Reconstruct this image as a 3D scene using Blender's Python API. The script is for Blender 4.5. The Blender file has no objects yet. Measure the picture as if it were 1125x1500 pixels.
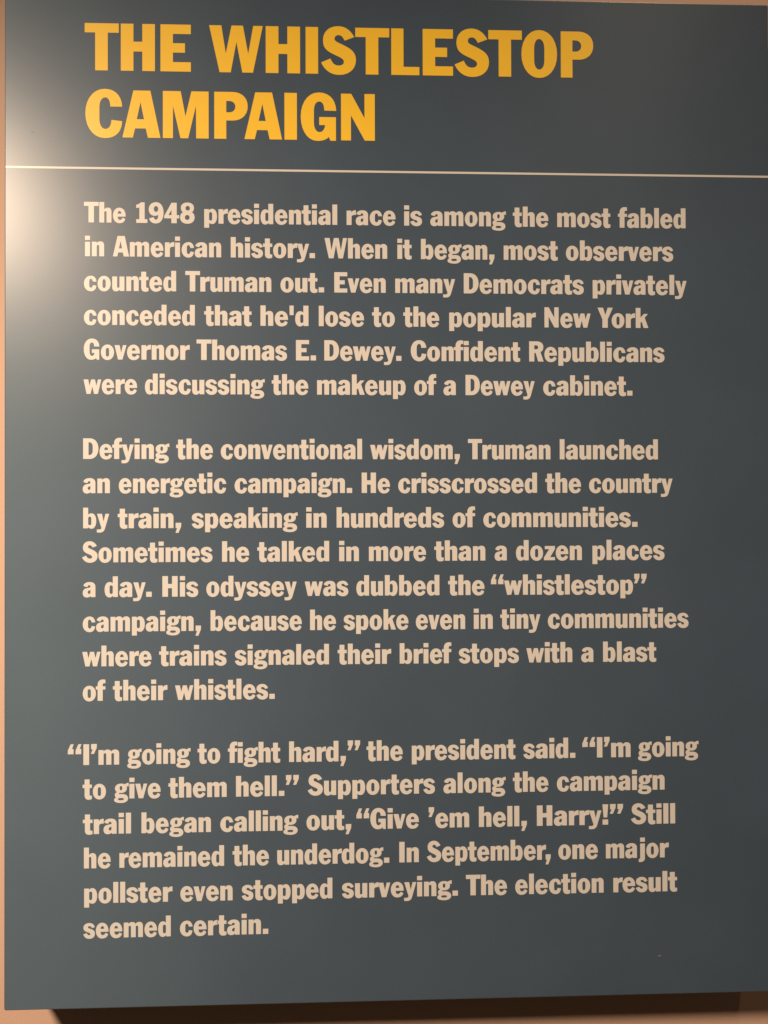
import bpy, math, random
from mathutils import Vector, Matrix, Euler
from mathutils.geometry import tessellate_polygon

# ---------------------------------------------------------------- camera
# The panel's printed face lies in the plane y = 0 and faces -y; units are metres.
EYE_Z = 1.55
DIST = 0.88
scene = bpy.context.scene
cam_data = bpy.data.cameras.new("camera")
cam = bpy.data.objects.new("camera", cam_data)
scene.collection.objects.link(cam)
cam.location = (0.0, -DIST, EYE_Z)
pitch, yaw, roll = 0.00821551, -0.03858906, -0.00264113
cam.matrix_world = (Matrix.Translation((0.0, -DIST, EYE_Z))
                    @ Matrix.Rotation(math.radians(90), 4, 'X')
                    @ Matrix.Rotation(pitch, 4, 'X') @ Matrix.Rotation(yaw, 4, 'Y')
                    @ Matrix.Rotation(roll, 4, 'Z'))
cam_data.sensor_fit = 'VERTICAL'
cam_data.sensor_height = 24.0
cam_data.lens = 24.0 * 1230.0 / 1500.0
cam_data.clip_start = 0.01
cam_data.clip_end = 100.0
scene.camera = cam

# ---------------------------------------------------------------- world, lamps, exposure
world = bpy.data.worlds.new("World")
scene.world = world
world.use_nodes = True
wbg = world.node_tree.nodes["Background"]
wbg.inputs["Color"].default_value = (1.0, 0.66, 0.42, 1.0)
wbg.inputs["Strength"].default_value = 0.045
scene.view_settings.view_transform = 'Standard'
scene.view_settings.look = 'None'
scene.view_settings.gamma = 1.0
scene.view_settings.exposure = 0.0


def track_spot(loc, aim, radius, power, cone, color):
    d = bpy.data.lights.new("gallery_spotlight", 'SPOT')
    d.shadow_soft_size = radius
    d.spot_size = math.radians(cone)
    d.spot_blend = 1.0
    d.energy = power
    d.color = color
    o = bpy.data.objects.new("gallery_spotlight", d)
    scene.collection.objects.link(o)
    o.location = loc
    o.rotation_euler = (Vector(aim) - Vector(loc)).to_track_quat('-Z', 'Y').to_euler()
    return o


# gallery track spotlights: the main one up on the left, a dim one high on the right
track_spot((-1.08, -1.40, EYE_Z + 0.88), (0.35, 0, EYE_Z - 1.10), 0.13, 296.0, 92, (1.0, 0.745, 0.54))
track_spot((0.69, -0.30, EYE_Z + 1.90), (0.45, 0.05, EYE_Z - 0.75), 0.035, 55.0, 50, (1.0, 0.72, 0.50))


# ---------------------------------------------------------------- materials
def base_mat(name):
    m = bpy.data.materials.new(name)
    m.use_nodes = True
    nt = m.node_tree
    return m, nt, nt.nodes, nt.links, nt.nodes["Principled BSDF"]


ANISO = 0.80


def printed(name, color, rough, spec, coat, coat_rough, grain=0.03, bump=0.03, mottling=0.04):
    """Ink under a satin laminate: faint mottling in the colour, a fine orange-peel relief."""
    m, nt, N, K, b = base_mat(name)
    tc = N.new("ShaderNodeTexCoord")
    n1 = N.new("ShaderNodeTexNoise"); n1.inputs["Scale"].default_value = 9.0; n1.inputs["Detail"].default_value = 5.0
    n2 = N.new("ShaderNodeTexNoise"); n2.inputs["Scale"].default_value = 900.0; n2.inputs["Detail"].default_value = 2.0
    K.new(tc.outputs["Object"], n1.inputs["Vector"]); K.new(tc.outputs["Object"], n2.inputs["Vector"])
    mr1 = N.new("ShaderNodeMapRange"); mr1.inputs[1].default_value = 0.3; mr1.inputs[2].default_value = 0.7
    mr1.inputs[3].default_value = 1 - mottling; mr1.inputs[4].default_value = 1 + mottling
    mr2 = N.new("ShaderNodeMapRange"); mr2.inputs[1].default_value = 0.25; mr2.inputs[2].default_value = 0.75
    mr2.inputs[3].default_value = 1 - grain; mr2.inputs[4].default_value = 1 + grain
    K.new(n1.outputs["Fac"], mr1.inputs[0]); K.new(n2.outputs["Fac"], mr2.inputs[0])
    mul = N.new("ShaderNodeMath"); mul.operation = 'MULTIPLY'
    K.new(mr1.outputs[0], mul.inputs[0]); K.new(mr2.outputs[0], mul.inputs[1])
    vm = N.new("ShaderNodeVectorMath"); vm.operation = 'SCALE'
    vm.inputs[0].default_value = color
    K.new(mul.outputs[0], vm.inputs["Scale"])
    K.new(vm.outputs[0], b.inputs["Base Color"])
    b.inputs["Roughness"].default_value = rough
    b.inputs["Specular IOR Level"].default_value = spec
    b.inputs["Anisotropic"].default_value = ANISO      # the laminate film has a grain: its sheen stretches upright
    tv = N.new("ShaderNodeCombineXYZ"); tv.inputs[2].default_value = 1.0
    K.new(tv.outputs[0], b.inputs["Tangent"])
    b.inputs["Specular Tint"].default_value = (0.62, 0.88, 1.0, 1.0)
    b.inputs["Coat Weight"].default_value = coat
    b.inputs["Coat Roughness"].default_value = coat_rough
    bp = N.new("ShaderNodeBump"); bp.inputs["Strength"].default_value = bump; bp.inputs["Distance"].default_value = 0.0004
    K.new(n2.outputs["Fac"], bp.inputs["Height"]); K.new(bp.outputs["Normal"], b.inputs["Normal"])
    return m


M_PANEL = printed("slate_laminate", (0.057, 0.087, 0.128), 0.60, 0.52, 0.66, 0.30, grain=0.16, mottling=0.06, bump=0.06)
M_CREAM = printed("cream_ink", (0.65, 0.64, 0.61), 0.60, 0.52, 0.66, 0.30, grain=0.03, mottling=0.02)
M_YELLOW = printed("yellow_ink", (0.93, 0.595, 0.040), 0.60, 0.52, 0.66, 0.30, grain=0.03, mottling=0.02)
M_SCUFF = printed("scuff_pale", (0.20, 0.21, 0.21), 0.7, 0.3, 0.0, 0.4)


def wall_mat():
    m, nt, N, K, b = base_mat("painted_wall")
    tc = N.new("ShaderNodeTexCoord")
    n1 = N.new("ShaderNodeTexNoise"); n1.inputs["Scale"].default_value = 260.0; n1.inputs["Detail"].default_value = 4.0
    n2 = N.new("ShaderNodeTexNoise"); n2.inputs["Scale"].default_value = 3.0; n2.inputs["Detail"].default_value = 4.0
    K.new(tc.outputs["Object"], n1.inputs["Vector"]); K.new(tc.outputs["Object"], n2.inputs["Vector"])
    mr = N.new("ShaderNodeMapRange"); mr.inputs[3].default_value = 0.95; mr.inputs[4].default_value = 1.05
    K.new(n2.outputs["Fac"], mr.inputs[0])
    vm = N.new("ShaderNodeVectorMath"); vm.operation = 'SCALE'; vm.inputs[0].default_value = (0.60, 0.41, 0.305)
    K.new(mr.outputs[0], vm.inputs["Scale"]); K.new(vm.outputs[0], b.inputs["Base Color"])
    b.inputs["Roughness"].default_value = 0.75
    bp = N.new("ShaderNodeBump"); bp.inputs["Strength"].default_value = 0.25; bp.inputs["Distance"].default_value = 0.0006
    K.new(n1.outputs["Fac"], bp.inputs["Height"]); K.new(bp.outputs["Normal"], b.inputs["Normal"])
    return m


M_WALL = wall_mat()

# ---------------------------------------------------------------- lettering
# A heavy condensed grotesque, drawn outline by outline: left and right side bearing, scale, path.
# In a path "x,y" is a corner, "~x,y[,k]" the pull of a quarter curve, "c..." a cubic curve.
C = 373.0 / 430.0
GLYPHS = {
 'T': (-6, -6, C, "95,0 95,345 0,345 0,430 310,430 310,345 210,345 210,0"),
 'H': (22, 22, C, "0,0 0,430 115,430 115,267 196,267 196,430 311,430 311,0 196,0 196,177 115,177 115,0"),
 'E': (22, 11, C, "0,0 0,430 278,430 278,344 114,344 114,259 224,259 224,173 114,173 114,86 278,86 278,0"),
 'W': (1, 1, C, "0,430 110,430 150,172 202,430 305,430 352,170 398,430 484,430 395,0 299,0 246,280 194,0 94,0"),
 'I': (22, 22, C, "0,0 0,430 113,430 113,0"),
 'L': (22, 5, C, "0,0 0,430 112,430 112,76 257,76 257,0"),
 'S': (2, 4, C, "302,343 c268,405,222,441,157,441 ~17,441 17,310 c17,225,65,205,132,173 c185,148,207,140,207,112 ~207,78 160,78 c118,78,98,105,85,142 0,105 c28,38,85,-8,162,-8 ~317,-8 317,132 c317,210,262,240,185,276 c145,294,122,302,122,326 ~122,359 160,359 c188,359,200,337,215,309"),
 'O': (8, 8, C, "0,215 ~0,438,.58 165,438 ~331,438,.58 331,215 ~331,-8,.58 165,-8 ~0,-8,.58 0,215 | 118,265 ~118,355 165,355 ~213,355 213,265 213,158 ~213,70 165,70 ~118,70 118,158 118,265"),
 'P': (22, 4, C, "0,0 0,430 165,430 ~302,430 302,300 ~302,168 165,168 108,168 108,0 | 108,347 135,347 ~190,347 190,295 ~190,243 135,243 108,243"),
 'C': (8, 5, C, "328,280 c325,372,272,441,173,441 ~0,441,.58 0,218 ~0,-8,.58 173,-8 c270,-8,326,50,328,148 232,158 c230,105,212,75,178,75 ~125,75 125,168 125,270 ~125,363 177,363 c205,363,222,335,222,280"),
 'A': (-3, -3, C, "0,0 98,430 250,430 340,0 228,0 209,84 113,84 93,0 | 162,324 128,168 193,168"),
 'M': (22, 22, C, "0,0 0,430 160,430 203,200 256,430 411,430 411,0 299,0 297,298 227,0 158,0 91,295 90,0"),
 'G': (8, 16, C, "323,270 c320,372,262,438,165,438 ~0,438,.58 0,215 ~0,-8,.58 150,-8 c195,-8,238,5,254,30 c260,15,265,8,270,-5 320,-5 320,212 168,212 168,138 222,138 c215,95,198,73,170,73 ~120,73 120,160 120,270 ~120,355 168,355 c200,355,213,325,214,272"),
 'N': (22, 22, C, "0,0 0,430 93,430 214,206 214,430 308,430 308,0 216,0 90,232 90,0"),
 'D': (17, 8, 1, "0,0 0,373 120,373 ~275,373 275,188 ~275,0 120,0 | 97,302 112,302 ~172,302 172,225 172,146 ~172,70 112,70 97,70"),
 'R': (17, 4, 1, "0,0 0,373 140,373 ~262,373 262,275 c262,220,245,190,208,176 267,0 166,0 121,158 95,158 95,0 | 95,300 130,300 ~168,300 168,262 ~168,226 130,226 95,226"),
 'Y': (-3, -3, 1, "0,373 102,373 146,238 190,373 285,373 190,160 190,0 90,0 90,160"),
 'a': (6, 18, 1, "12,208 c24,250,68,273,125,273 ~227,273,.62 227,188 227,0 145,0 138,20 c125,2,100,-7,72,-7 ~0,-7 0,72 c0,118,22,150,62,159 c88,166,112,168,138,177 138,190 ~138,217 115,217 c97,217,91,202,88,185 c60,183,30,190,12,208 | 138,128 138,86 ~138,58 113,58 ~90,58 90,86 c90,112,110,122,138,128"),
 'b': (17, 12, 1, "0,0 0,373 90,373 90,245 c103,262,123,271,148,271 ~233,271 233,132 ~233,-8 151,-8 c123,-8,101,4,88,22 81,0 | 90,75 90,192 ~92,212,.4 116,212 ~145,212 145,178 145,92 ~145,55 116,55 c103,55,95,62,90,75"),
 'c': (12, 6, 1, "228,167 c215,240,180,273,125,273 ~0,273,.58 0,131 ~0,-10,.58 125,-10 c185,-10,220,30,223,93 162,102 c155,70,145,55,127,55 ~96,55 96,95 96,172 ~96,217 124,217 c145,217,152,195,162,165"),
 'd': (10, 18, 1, "233,0 233,373 143,373 143,245 c130,262,110,271,85,271 ~0,271 0,132 ~0,-8 82,-8 c110,-8,132,4,145,22 152,0 | 143,75 143,192 ~141,212,.4 117,212 ~88,212 88,178 88,92 ~88,55 117,55 c130,55,138,62,143,75"),
 'e': (11, 11, 1, "231,110 231,135 ~231,273,.58 116,273 ~0,273,.58 0,132 ~0,-10,.58 114,-10 c175,-10,214,18,226,66 178,92 c168,68,150,50,125,50 ~87,50 87,110 | 87,163 153,163 ~153,212 120,212 ~87,212 87,163"),
 'f': (-13, -5, 1, "33,0 33,203 0,203 0,260 33,260 33,288 ~33,384 125,384 c145,384,160,382,173,379 173,313 c165,315,158,316,150,316 ~125,316 125,290 125,260 173,260 173,203 125,203 125,0"),
 'g': (1, -4, 1, "58,118 c30,130,16,152,16,184 ~16,269 124,269 c152,269,175,264,192,253 c205,270,232,280,262,280 262,217 c248,217,236,220,225,226 c228,215,230,200,230,185 ~230,102 128,102 90,102 87,91 c87,85,90,80,98,80 155,80 ~252,78 252,2 ~252,-79 130,-79 ~0,-79 0,-28 c0,-5,15,12,38,20 c22,28,14,45,14,70 c14,95,32,112,58,118 | 100,188 ~100,228 124,228 ~147,228 147,188 ~147,147 124,147 ~100,147 100,188 | 70,-10 ~70,11 105,11 140,11 ~176,11 176,-10 ~176,-31 140,-31 105,-31 ~70,-31 70,-10"),
 'h': (17, 16, 1, "0,0 0,373 91,373 91,240 c106,261,130,272,158,272 ~223,272 223,200 223,0 133,0 133,180 ~133,207 115,207 c103,207,94,200,91,190 91,0"),
 'i': (17, 17, 1, "0,0 0,262 91,262 91,0 | 0,295 0,372 91,372 91,295"),
 'j': (17, 17, 1, "0,262 91,262 91,-5 ~91,-78 5,-78 c-8,-78,-18,-77,-28,-75 -28,-22 -18,-23 ~0,-23 0,0 | 0,295 0,372 91,372 91,295"),
 'k': (17, -5, 1, "0,0 0,373 88,373 88,194 155,262 229,262 167,193 235,0 145,0 112,117 88,98 88,0"),
 'l': (17, 17, 1, "0,0 0,373 90,373 90,0"),
 'm': (17, 17, 1, "0,0 0,264 86,264 86,238 c102,261,126,272,153,272 c188,272,208,260,216,236 c232,260,256,272,286,272 ~352,272 352,204 352,0 264,0 264,185 ~264,207 246,207 c233,207,223,200,220,190 220,0 132,0 132,185 ~132,207 114,207 c101,207,91,200,88,190 88,0"),
 'n': (17, 16, 1, "0,0 0,264 86,264 86,238 c102,261,128,272,156,272 ~223,272 223,200 223,0 134,0 134,182 ~134,207 114,207 c101,207,91,200,88,190 88,0"),
 'o': (11, 11, 1, "0,131 ~0,273,.58 118,273 ~237,273,.58 237,131 ~237,-10,.58 118,-10 ~0,-10,.58 0,131 | 89,170 ~89,212 118,212 ~147,212 147,170 147,92 ~147,52 118,52 ~89,52 89,92 89,170"),
 'p': (17, 11, 1, "0,-76 0,264 86,264 86,238 c102,261,123,271,148,271 ~233,271 233,132 ~233,-8 151,-8 c125,-8,105,0,90,14 90,-76 | 90,75 90,192 ~92,210,.4 116,210 ~145,210 145,178 145,92 ~145,55 116,55 c103,55,95,62,90,75"),
 'r': (17, -4, 1, "0,0 0,264 86,264 86,228 c100,258,132,275,172,271 172,186 c125,190,91,180,91,142 91,0"),
 's': (3, 6, 1, "212,198 c198,245,160,273,112,273 ~3,273 3,190 c3,150,25,130,62,115 c100,101,130,95,130,74 ~130,54 108,54 c88,54,75,70,62,92 0,72 c18,18,58,-10,112,-10 ~213,-10 213,76 c213,122,195,145,150,161 c112,175,86,178,86,196 ~86,219 112,219 c135,219,146,202,164,182"),
 't': (-5, 5, 1, "35,353 125,353 125,260 167,260 167,199 125,199 125,85 ~125,60 145,60 167,60 167,2 c145,-8,125,-12,105,-12 ~35,-12 35,65 35,199 0,199 0,260 35,260"),
 'u': (16, 17, 1, "0,262 89,262 89,84 ~89,57 107,57 c119,57,128,64,131,78 131,262 221,262 221,0 137,0 132,26 c118,4,95,-9,68,-9 ~0,-9 0,65"),
 'v': (-2, -2, 1, "0,262 89,262 119,125 149,262 215,262 142,0 61,0"),
 'w': (-2, -2, 1, "0,262 88,262 111,146 141,262 213,262 239,149 268,262 331,262 267,0 195,0 164,132 130,0 56,0"),
 'y': (-2, -2, 1, "0,262 88,262 117,124 149,262 217,262 142,-2 c125,-58,98,-78,45,-78 c25,-78,10,-77,-3,-75 -3,-20 c35,-26,72,-24,78,6"),
 'z': (4, 4, 1, "17,262 205,262 205,206 114,57 205,57 205,0 0,0 0,48 99,204 17,204"),
 '1': (12, 10, 1, "0,270 0,330 c30,335,62,350,85,375 153,375 153,67 203,67 203,0 0,0 0,67 57,67 57,282 c40,275,18,271,0,270"),
 '9': (14, 8, 1, "8,86 c20,22,68,-8,132,-8 ~270,-8 270,190 ~270,381 135,381 ~0,381 0,250 ~0,130 110,130 c135,130,158,138,172,152 c172,98,160,62,132,62 c108,62,95,80,92,108 | 93,256 ~93,310 133,310 ~172,310 172,256 ~172,204 133,204 ~93,204 93,256"),
 '4': (3, 8, 1, "0,88 0,130 132,373 228,373 228,148 273,148 273,88 228,88 228,0 130,0 130,88 | 78,148 133,148 133,242"),
 '8': (8, 12, 1, "54,202 c28,218,14,250,14,285 ~14,381 134,381 ~253,381 253,285 c253,250,240,220,214,202 c248,185,265,152,265,108 ~265,-8 132,-8 ~0,-8 0,108 c0,152,18,185,54,202 | 100,275 ~100,318 139,318 ~178,318 178,275 ~178,234 139,234 ~100,234 100,275 | 88,108 ~88,152 131,152 ~173,152 173,108 ~173,62 131,62 ~88,62 88,108"),
 '.': (18, 18, 1, "0,0 0,92 98,92 98,0"),
 ',': (18, 18, 1, "0,96 98,96 96,28 50,-87 -3,-87 26,0 0,0"),
 '’': (12, 10, 1, "0,376 98,376 96,308 50,198 -3,198 26,282 0,282"),
 "'": (16, 16, 1, "0,373 73,373 71,198 2,198"),
 '“': (10, 10, 1, "0,196 98,196 98,290 72,290 101,376 48,376 2,264 | 131,196 229,196 229,290 203,290 232,376 179,376 133,264"),
 '”': (10, 10, 1, "0,376 98,376 96,308 50,198 -3,198 26,282 0,282 | 131,376 229,376 227,308 181,198 128,198 157,282 131,282"),
 '!': (20, 20, 1, "0,373 101,373 83,133 20,133 | 2,0 2,94 99,94 99,0"),
}
KERN = {'Tr': -6, 'Yo': -30, 're': -10, 'ro': -10, 'rd': -10, 'rg': -8, 'ra': -6, 'rc': -10, 'fi': -2, 'y.': -8, 'r,': -24,
        'TO': -6, 'ST': -3, 'PA': -27, 'AI': 0, 'LE': 0, ',”': 4, 'I’': -4, '.”': -2, 'TH': 0}
LINES = [
    (467.74, 0.00193, [('THE', -275.88, -166.45), ('WHISTLESTOP', -147.49, 258.16)]),
    (397.81, 0.00109, [('CAMPAIGN', -275.18, 25.52)]),
    (308.71, 0.00054, [('The', -276.6, -233.89), ('1948', -222.96, -162.7), ('presidential', -152.81, -14.2), ('race', -4.4, 46.96), ('is', 56.14, 74.97), ('among', 83.72, 163.93), ('the', 171.3, 209.14), ('most', 218.68, 275.61), ('fabled', 283.84, 356.71)]),
    (273.46, 0.00029, [('in', -275.52, -255.93), ('American', -246.99, -135.25), ('history.', -125.34, -37.63), ('When', -27.64, 38.13), ('it', 48.86, 63.86), ('began,', 73.73, 151.58), ('most', 161.43, 218.97), ('observers', 227.83, 343.18)]),
    (237.57, 0.0003, [('counted', -276.61, -181.87), ('Truman', -172.44, -83.23), ('out.', -73.72, -28.16), ('Even', -17.49, 36.45), ('many', 46.51, 109.76), ('Democrats', 118.89, 246.76), ('privately', 256.32, 357.44)]),
    (202.13, 8e-05, [('conceded', -276.61, -162.6), ('that', -152.94, -103.84), ("he'd", -94.57, -44.55), ('lose', -33.8, 13.59), ('to', 22.06, 45.96), ('the', 54.9, 92.78), ('popular', 103.34, 195.28), ('New', 204.57, 253.87), ('York', 261.38, 315.95)]),
    (166.04, -0.00035, [('Governor', -276.82, -167.9), ('Thomas', -160.88, -67.0), ('E.', -57.7, -36.77), ('Dewey.', -28.11, 52.78), ('Confident', 62.62, 178.47), ('Republicans', 188.1, 333.15)]),
    (130.24, -0.00048, [('were', -277.04, -222.19), ('discussing', -214.11, -90.28), ('the', -82.99, -44.93), ('makeup', -35.74, 57.14), ('of', 66.09, 89.39), ('a', 97.01, 110.04), ('Dewey', 120.38, 193.83), ('cabinet.', 202.88, 298.41)]),
    (62.67, -0.00105, [('Defying', -277.48, -189.03), ('the', -182.03, -144.1), ('conventional', -135.97, 11.2), ('wisdom,', 19.66, 114.06), ('Truman', 122.72, 210.27), ('launched', 220.24, 325.46)]),
    (27.25, -0.00101, [('an', -277.91, -250.11), ('energetic', -240.97, -130.31), ('campaign.', -121.73, 0.65), ('He', 10.66, 40.29), ('crisscrossed', 48.99, 195.85), ('the', 204.68, 242.76), ('country', 251.39, 341.05)]),
    (-9.01, -0.0006, [('by', -277.48, -250.77), ('train,', -242.08, -176.84), ('speaking', -166.12, -56.3), ('in', -47.35, -26.09), ('hundreds', -15.66, 97.19), ('of', 106.16, 129.96), ('communities.', 138.64, 303.12)]),
    (-44.14, -8e-05, [('Sometimes', -278.56, -144.68), ('he', -134.8, -106.67), ('talked', -98.3, -23.51), ('in', -13.09, 7.57), ('more', 18.02, 78.04), ('than', 86.77, 140.62), ('a', 150.52, 163.36), ('dozen', 173.18, 243.32), ('places', 254.67, 331.94)]),
    (-80.23, -0.0009, [('a', -277.91, -264.9), ('day.', -255.57, -207.26), ('His', -196.35, -159.4), ('odyssey', -151.08, -57.46), ('was', -49.06, -3.63), ('dubbed', 4.81, 92.01), ('the', 101.2, 139.58), ('“whistlestop”', 146.45, 312.54)]),
    (-115.91, -0.00105, [('campaign,', -277.91, -156.6), ('because', -146.74, -52.23), ('he', -43.61, -16.59), ('spoke', -8.61, 59.26), ('even', 67.07, 119.0), ('in', 128.2, 148.2), ('tiny', 156.21, 198.82), ('communities', 206.73, 357.37)]),
    (-151.69, -0.00067, [('where', -278.35, -207.53), ('trains', -199.68, -130.34), ('signaled', -121.78, -23.99), ('their', -14.91, 41.09), ('brief', 50.0, 104.3), ('stops', 112.14, 175.75), ('with', 183.77, 232.59), ('a', 242.11, 255.03), ('blast', 265.48, 322.41)]),
    (-187.09, 2e-05, [('of', -277.91, -254.73), ('their', -247.13, -191.2), ('whistles.', -183.35, -80.49)]),
    (-252.89, 0.00067, [('“I’m', -293.11, -240.7), ('going', -232.45, -167.53), ('to', -160.32, -136.9), ('fight', -129.01, -74.95), ('hard,”', -65.7, 8.33), ('the', 14.99, 52.8), ('president', 62.38, 171.68), ('said.', 180.01, 235.33), ('“I’m', 242.81, 294.34), ('going', 302.3, 367.37)]),
    (-287.92, 0.0011, [('to', -277.98, -254.16), ('give', -245.92, -198.32), ('them', -190.26, -130.38), ('hell.”', -120.73, -55.63), ('Supporters', -46.42, 86.59), ('along', 95.53, 161.21), ('the', 168.83, 206.46), ('campaign', 215.49, 330.59)]),
    (-323.94, 0.00125, [('trail', -277.76, -228.58), ('began', -217.93, -146.63), ('calling', -137.0, -56.36), ('out,', -47.82, -1.17), ('“Give', 4.15, 69.51), ('’em', 79.77, 122.47), ('hell,', 132.75, 183.53), ('Harry!”', 194.12, 286.0), ('Still', 294.41, 341.8)]),
    (-359.34, 0.0004, [('he', -276.68, -249.41), ('remained', -240.53, -133.11), ('the', -124.35, -86.82), ('underdog.', -78.24, 38.46), ('In', 48.91, 69.39), ('September,', 77.87, 208.61), ('one', 216.74, 258.81), ('major', 267.42, 334.74)]),
    (-395.17, 0.00052, [('pollster', -276.47, -186.21), ('even', -178.15, -124.4), ('stopped', -114.98, -21.05), ('surveying.', -11.09, 110.34), ('The', 118.84, 162.11), ('election', 170.85, 264.74), ('result', 275.17, 343.43)]),
    (-430.4, 0.00308, [('seemed', -277.33, -187.99), ('certain.', -178.62, -87.61)]),
]

# ---------------------------------------------------------------- mesh helpers
def link(name, me, mat, parent=None):
    me.materials.append(mat)
    o = bpy.data.objects.new(name, me)
    scene.collection.objects.link(o)
    o.parent = parent
    return o


def rounded_slab(x0, x1, z0, z1, y0, y1, r, bev):
    """Board with softly eased corners and front edges; y0 is the front."""
    def ring(inset, y):
        pts = []
        rr = max(r - inset, 0.0002)
        for cx, cz, a0 in ((x1 - r, z1 - r, 0), (x0 + r, z1 - r, 90), (x0 + r, z0 + r, 180), (x1 - r, z0 + r, 270)):
            for k in range(7):
                a = math.radians(a0 + 15 * k)
                pts.append((cx + rr * math.cos(a), y, cz + rr * math.sin(a)))
        return pts
    rings = [ring(0, y1)]
    for k in range(6):
        a = math.radians(90 * k / 5)
        rings.append(ring(bev * (1 - math.cos(a)), y0 + bev * (1 - math.sin(a))))
    n = len(rings[0])
    v = [p for rg in rings for p in rg]
    f = []
    for i in range(len(rings) - 1):
        for j in range(n):
            a, b = i * n + j, i * n + (j + 1) % n
            f.append((a, b, b + n, a + n))
    f.append(tuple(range((len(rings) - 1) * n, len(rings) * n)))
    f.append(tuple(reversed(range(n))))
    me = bpy.data.meshes.new("board")
    me.from_pydata(v, [], f)
    me.update()
    import bmesh
    bm = bmesh.new(); bm.from_mesh(me)
    bmesh.ops.recalc_face_normals(bm, faces=bm.faces)
    bm.to_mesh(me); bm.free()
    return me


def sample(path):
    """Path text -> list of contours (lists of 2-D points)."""
    out = []
    for part in path.split('|'):
        toks = part.split()
        items = []
        for t in toks:
            if t[0] == '~':
                items.append(('q', [float(q) for q in t[1:].split(',')]))
            elif t[0] == 'c':
                items.append(('c', [float(q) for q in t[1:].split(',')]))
            else:
                items.append(('p', [float(q) for q in t.split(',')]))
        pts = []
        cur = items[0][1]
        pts.append(tuple(cur))
        i = 1
        items.append(('p', items[0][1]))
        while i < len(items):
            kind, d = items[i]
            if kind == 'p':
                pts.append(tuple(d)); cur = d
            elif kind == 'c':
                cur = bez(pts, cur, d[0:2], d[2:4], d[4:6])
            else:
                k = d[2] if len(d) > 2 else 0.60
                nd = items[i + 1][1][:2]
                c1 = [cur[q] + (d[q] - cur[q]) * k for q in (0, 1)]
                c2 = [nd[q] + (d[q] - nd[q]) * k for q in (0, 1)]
                cur = bez(pts, cur, c1, c2, nd)
                i += 1
            i += 1
        clean = []
        for p in pts:
            if not clean or (abs(p[0] - clean[-1][0]) + abs(p[1] - clean[-1][1])) > 0.01:
                clean.append(p)
        if abs(clean[0][0] - clean[-1][0]) + abs(clean[0][1] - clean[-1][1]) < 0.01:
            clean.pop()
        out.append(clean)
    return out


def bez(pts, p0, c1, c2, p3, n=7):
    for k in range(1, n + 1):
        t = k / n; s = 1 - t
        pts.append(tuple(s**3 * p0[q] + 3 * s * s * t * c1[q] + 3 * s * t * t * c2[q] + t**3 * p3[q] for q in (0, 1)))
    return list(p3)


GL = {}
for ch, (lsb, rsb, k, path) in GLYPHS.items():
    cs = [[(x * k, y * k) for x, y in c] for c in sample(path)]
    xs = [p[0] for c in cs for p in c]
    GL[ch] = (cs, min(xs), max(xs), lsb, rsb)


def tri_area(c):
    return sum(c[i - 1][0] * c[i][1] - c[i][0] * c[i - 1][1] for i in range(len(c))) / 2


def inside(p, c):
    r = False
    for i in range(len(c)):
        a, b = c[i - 1], c[i]
        if (a[1] > p[1]) != (b[1] > p[1]) and p[0] < (b[0] - a[0]) * (p[1] - a[1]) / (b[1] - a[1]) + a[0]:
            r = not r
    return r


def tessellate(cs):
    """Groups outer contours with their holes and triangulates each group."""
    outer = [c for i, c in enumerate(cs) if not any(j != i and inside(c[0], d) for j, d in enumerate(cs))]
    groups = []
    for o in outer:
        holes = [c for c in cs if c is not o and inside(c[0], o)]
        loops = [o if tri_area(o) > 0 else o[::-1]] + [h if tri_area(h) < 0 else h[::-1] for h in holes]
        flat = [p for l in loops for p in l]
        tris = tessellate_polygon([[Vector((x, y, 0)) for x, y in l] for l in loops])
        groups.append((loops, flat, tris))
    return groups


TESS = {ch: tessellate(g[0]) for ch, g in GL.items()}


def layout(word):
    """Pen positions of the glyphs; returns list of (char, x offset) and ink start and end."""
    x = 0.0
    res = []
    prev = None
    for ch in word:
        cs, mn, mx, l, r = GL[ch]
        x += l + KERN.get((prev or '') + ch, 0)
        res.append((ch, x - mn))
        x += (mx - mn) + r
        prev = ch
    ink0 = GL[word[0]][3]
    ink1 = x - GL[word[-1]][4]
    return res, ink0, ink1


FILM = 0.00012     # thickness of the screen-printed ink film


def word_mesh(word, x0, x1, base, slope, unit, kern=0.0):
    res, a, b = layout(word)
    sx = (x1 - x0) / (b - a)
    v, f = [], []
    for ch, off in res:
        for loops, flat, tris in TESS[ch]:
            n0 = len(v)
            for x, z in flat:
                X = x0 + (x + off - a) * sx
                Z = base + slope * X + z * unit
                v.append((X, -0.00002 - FILM, Z))
            m = len(flat)
            for x, z in flat:
                X = x0 + (x + off - a) * sx
                Z = base + slope * X + z * unit
                v.append((X, 0.0, Z))
            for t in tris:
                A, B, C = (flat[i] for i in t)
                ar = (B[0] - A[0]) * (C[1] - A[1]) - (C[0] - A[0]) * (B[1] - A[1])
                if abs(ar) < 1e-9:
                    continue
                t = t if ar > 0 else (t[0], t[2], t[1])
                f.append(tuple(n0 + i for i in t))
            k = 0
            for l in loops:
                for i in range(len(l)):
                    p, q = n0 + k + i, n0 + k + (i + 1) % len(l)
                    f.append((p, p + m, q + m, q))
                k += len(l)
    me = bpy.data.meshes.new("word")
    me.from_pydata(v, [], f)
    me.update()
    return me, sx / unit


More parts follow.
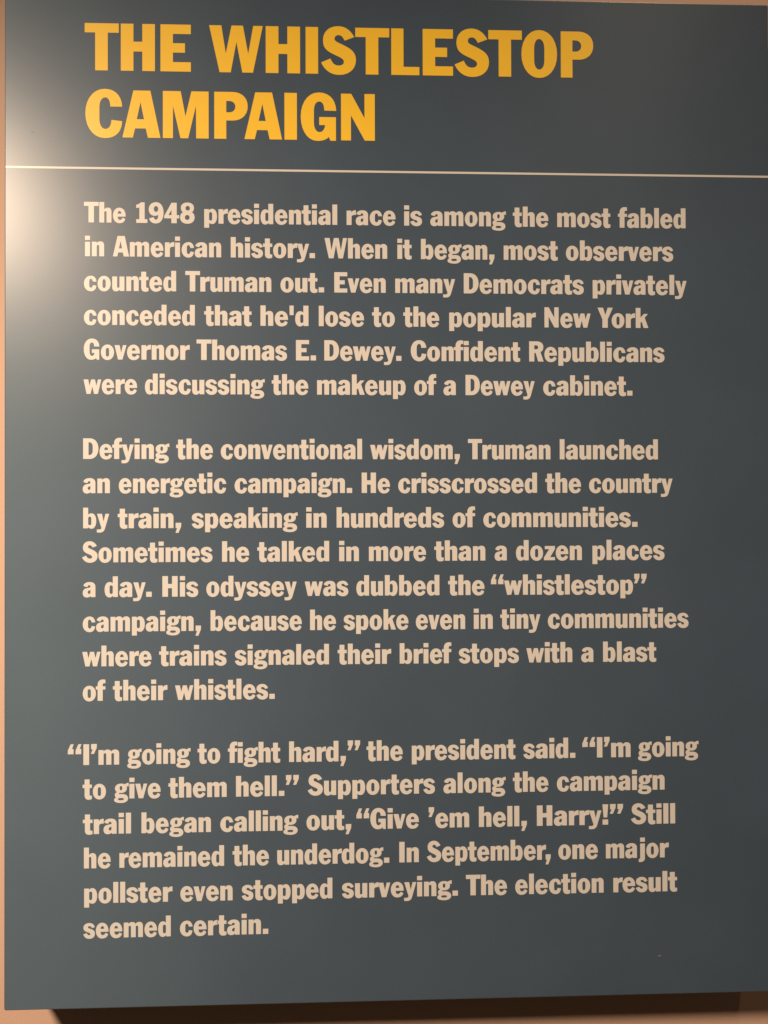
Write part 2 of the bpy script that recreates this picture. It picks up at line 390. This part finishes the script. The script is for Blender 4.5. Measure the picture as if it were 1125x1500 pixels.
# ---------------------------------------------------------------- the wall behind
GAP = 0.070
PX0, PX1, PZ0, PZ1 = -0.3578, 0.4482, EYE_Z - 0.5036, EYE_Z + 0.5505
me = bpy.data.meshes.new("wall")
me.from_pydata([(-6, GAP, 0), (6, GAP, 0), (6, GAP, 4), (-6, GAP, 4),
                (-6, GAP + 0.12, 0), (6, GAP + 0.12, 0), (6, GAP + 0.12, 4), (-6, GAP + 0.12, 4)], [],
               [(0, 1, 2, 3), (5, 4, 7, 6), (3, 2, 6, 7), (4, 5, 1, 0), (0, 3, 7, 4), (1, 5, 6, 2)])
wall = link("wall", me, M_WALL)
wall["kind"] = "structure"
wall["label"] = "warm tan painted wall behind the dark text panel"

# ---------------------------------------------------------------- the text panel
panel = bpy.data.objects.new("text_panel", None)
scene.collection.objects.link(panel)
panel.location = ((PX0 + PX1) / 2, GAP, PZ0)
panel["label"] = "dark slate wall panel with yellow capital heading and three cream paragraphs"
panel["category"] = "text panel"
bpy.context.view_layer.update()
INV = Matrix.Translation(-Vector(panel.location))


def part(name, me, mat, parent=None):
    me.transform(INV)
    return link(name, me, mat, parent or panel)


board = part("board", rounded_slab(PX0, PX1, PZ0, PZ1, 0.0, GAP, 0.0022, 0.0012), M_PANEL)
for p in board.data.polygons:
    p.use_smooth = False

# thin ruled line under the heading, printed right across the board
rb, rh = EYE_Z + 0.3652, 0.00108
RX0, RX1 = PX0 + 0.0012, PX1 - 0.0012
me = bpy.data.meshes.new("rule_line")
y = -0.00002 - FILM
me.from_pydata([(RX0, y, rb - rh), (RX1, y, rb - rh), (RX1, y, rb + rh), (RX0, y, rb + rh),
                (RX0, 0, rb - rh), (RX1, 0, rb - rh), (RX1, 0, rb + rh), (RX0, 0, rb + rh)], [],
               [(0, 1, 2, 3), (0, 4, 5, 1), (1, 5, 6, 2), (2, 6, 7, 3), (3, 7, 4, 0)])
part("rule_line", me, M_CREAM)

UNIT_TITLE = 0.88 / 1230 / 6.25 * 430 / 373 
UNIT_BODY = 0.88 / 1230 / 12.5
ratios = []
for i, (b0, sl, words) in enumerate(LINES):
    title = i < 2
    row = bpy.data.objects.new("title_line" if title else "text_line", None)
    scene.collection.objects.link(row)
    row.parent = panel
    for t, xa, xb in words:
        unit = (UNIT_TITLE if title else UNIT_BODY)
        me, ra = word_mesh(t, xa / 1000, xb / 1000, EYE_Z + b0 / 1000, sl, unit)
        ratios.append((round(ra, 3), t))
        part("word", me, M_YELLOW if title else M_CREAM, row)
print("FIT", sorted(ratios)[:14], sorted(ratios)[-14:])
print("MEAN", sum(r for r, t in ratios) / len(ratios))

# a tiny pale scuff low on the right of the board and a faint scratch by the top left edge
def fleck(cx, cz, w, h, rot, seed):
    rnd = random.Random(seed)
    n = 12
    pts = []
    for k in range(n):
        a = 2 * math.pi * k / n
        r = rnd.uniform(0.75, 1.1)
        x, z = w * r * math.cos(a), h * r * math.sin(a)
        pts.append((cx + x * math.cos(rot) - z * math.sin(rot), cz + x * math.sin(rot) + z * math.cos(rot)))
    v = [(x, -0.00006, z) for x, z in pts] + [(x, 0.0, z) for x, z in pts]
    f = [tuple(range(n))] + [(k, k + n, (k + 1) % n + n, (k + 1) % n) for k in range(n)]
    m = bpy.data.meshes.new("scuff"); m.from_pydata(v, [], f); m.update()
    return m


part("scuff", fleck(0.3241, EYE_Z - 0.4628, 0.0020, 0.0007, 0.1, 3), M_SCUFF)
part("scuff", fleck(-0.3290, EYE_Z + 0.4021, 0.0030, 0.0002, -0.55, 5), M_SCUFF)
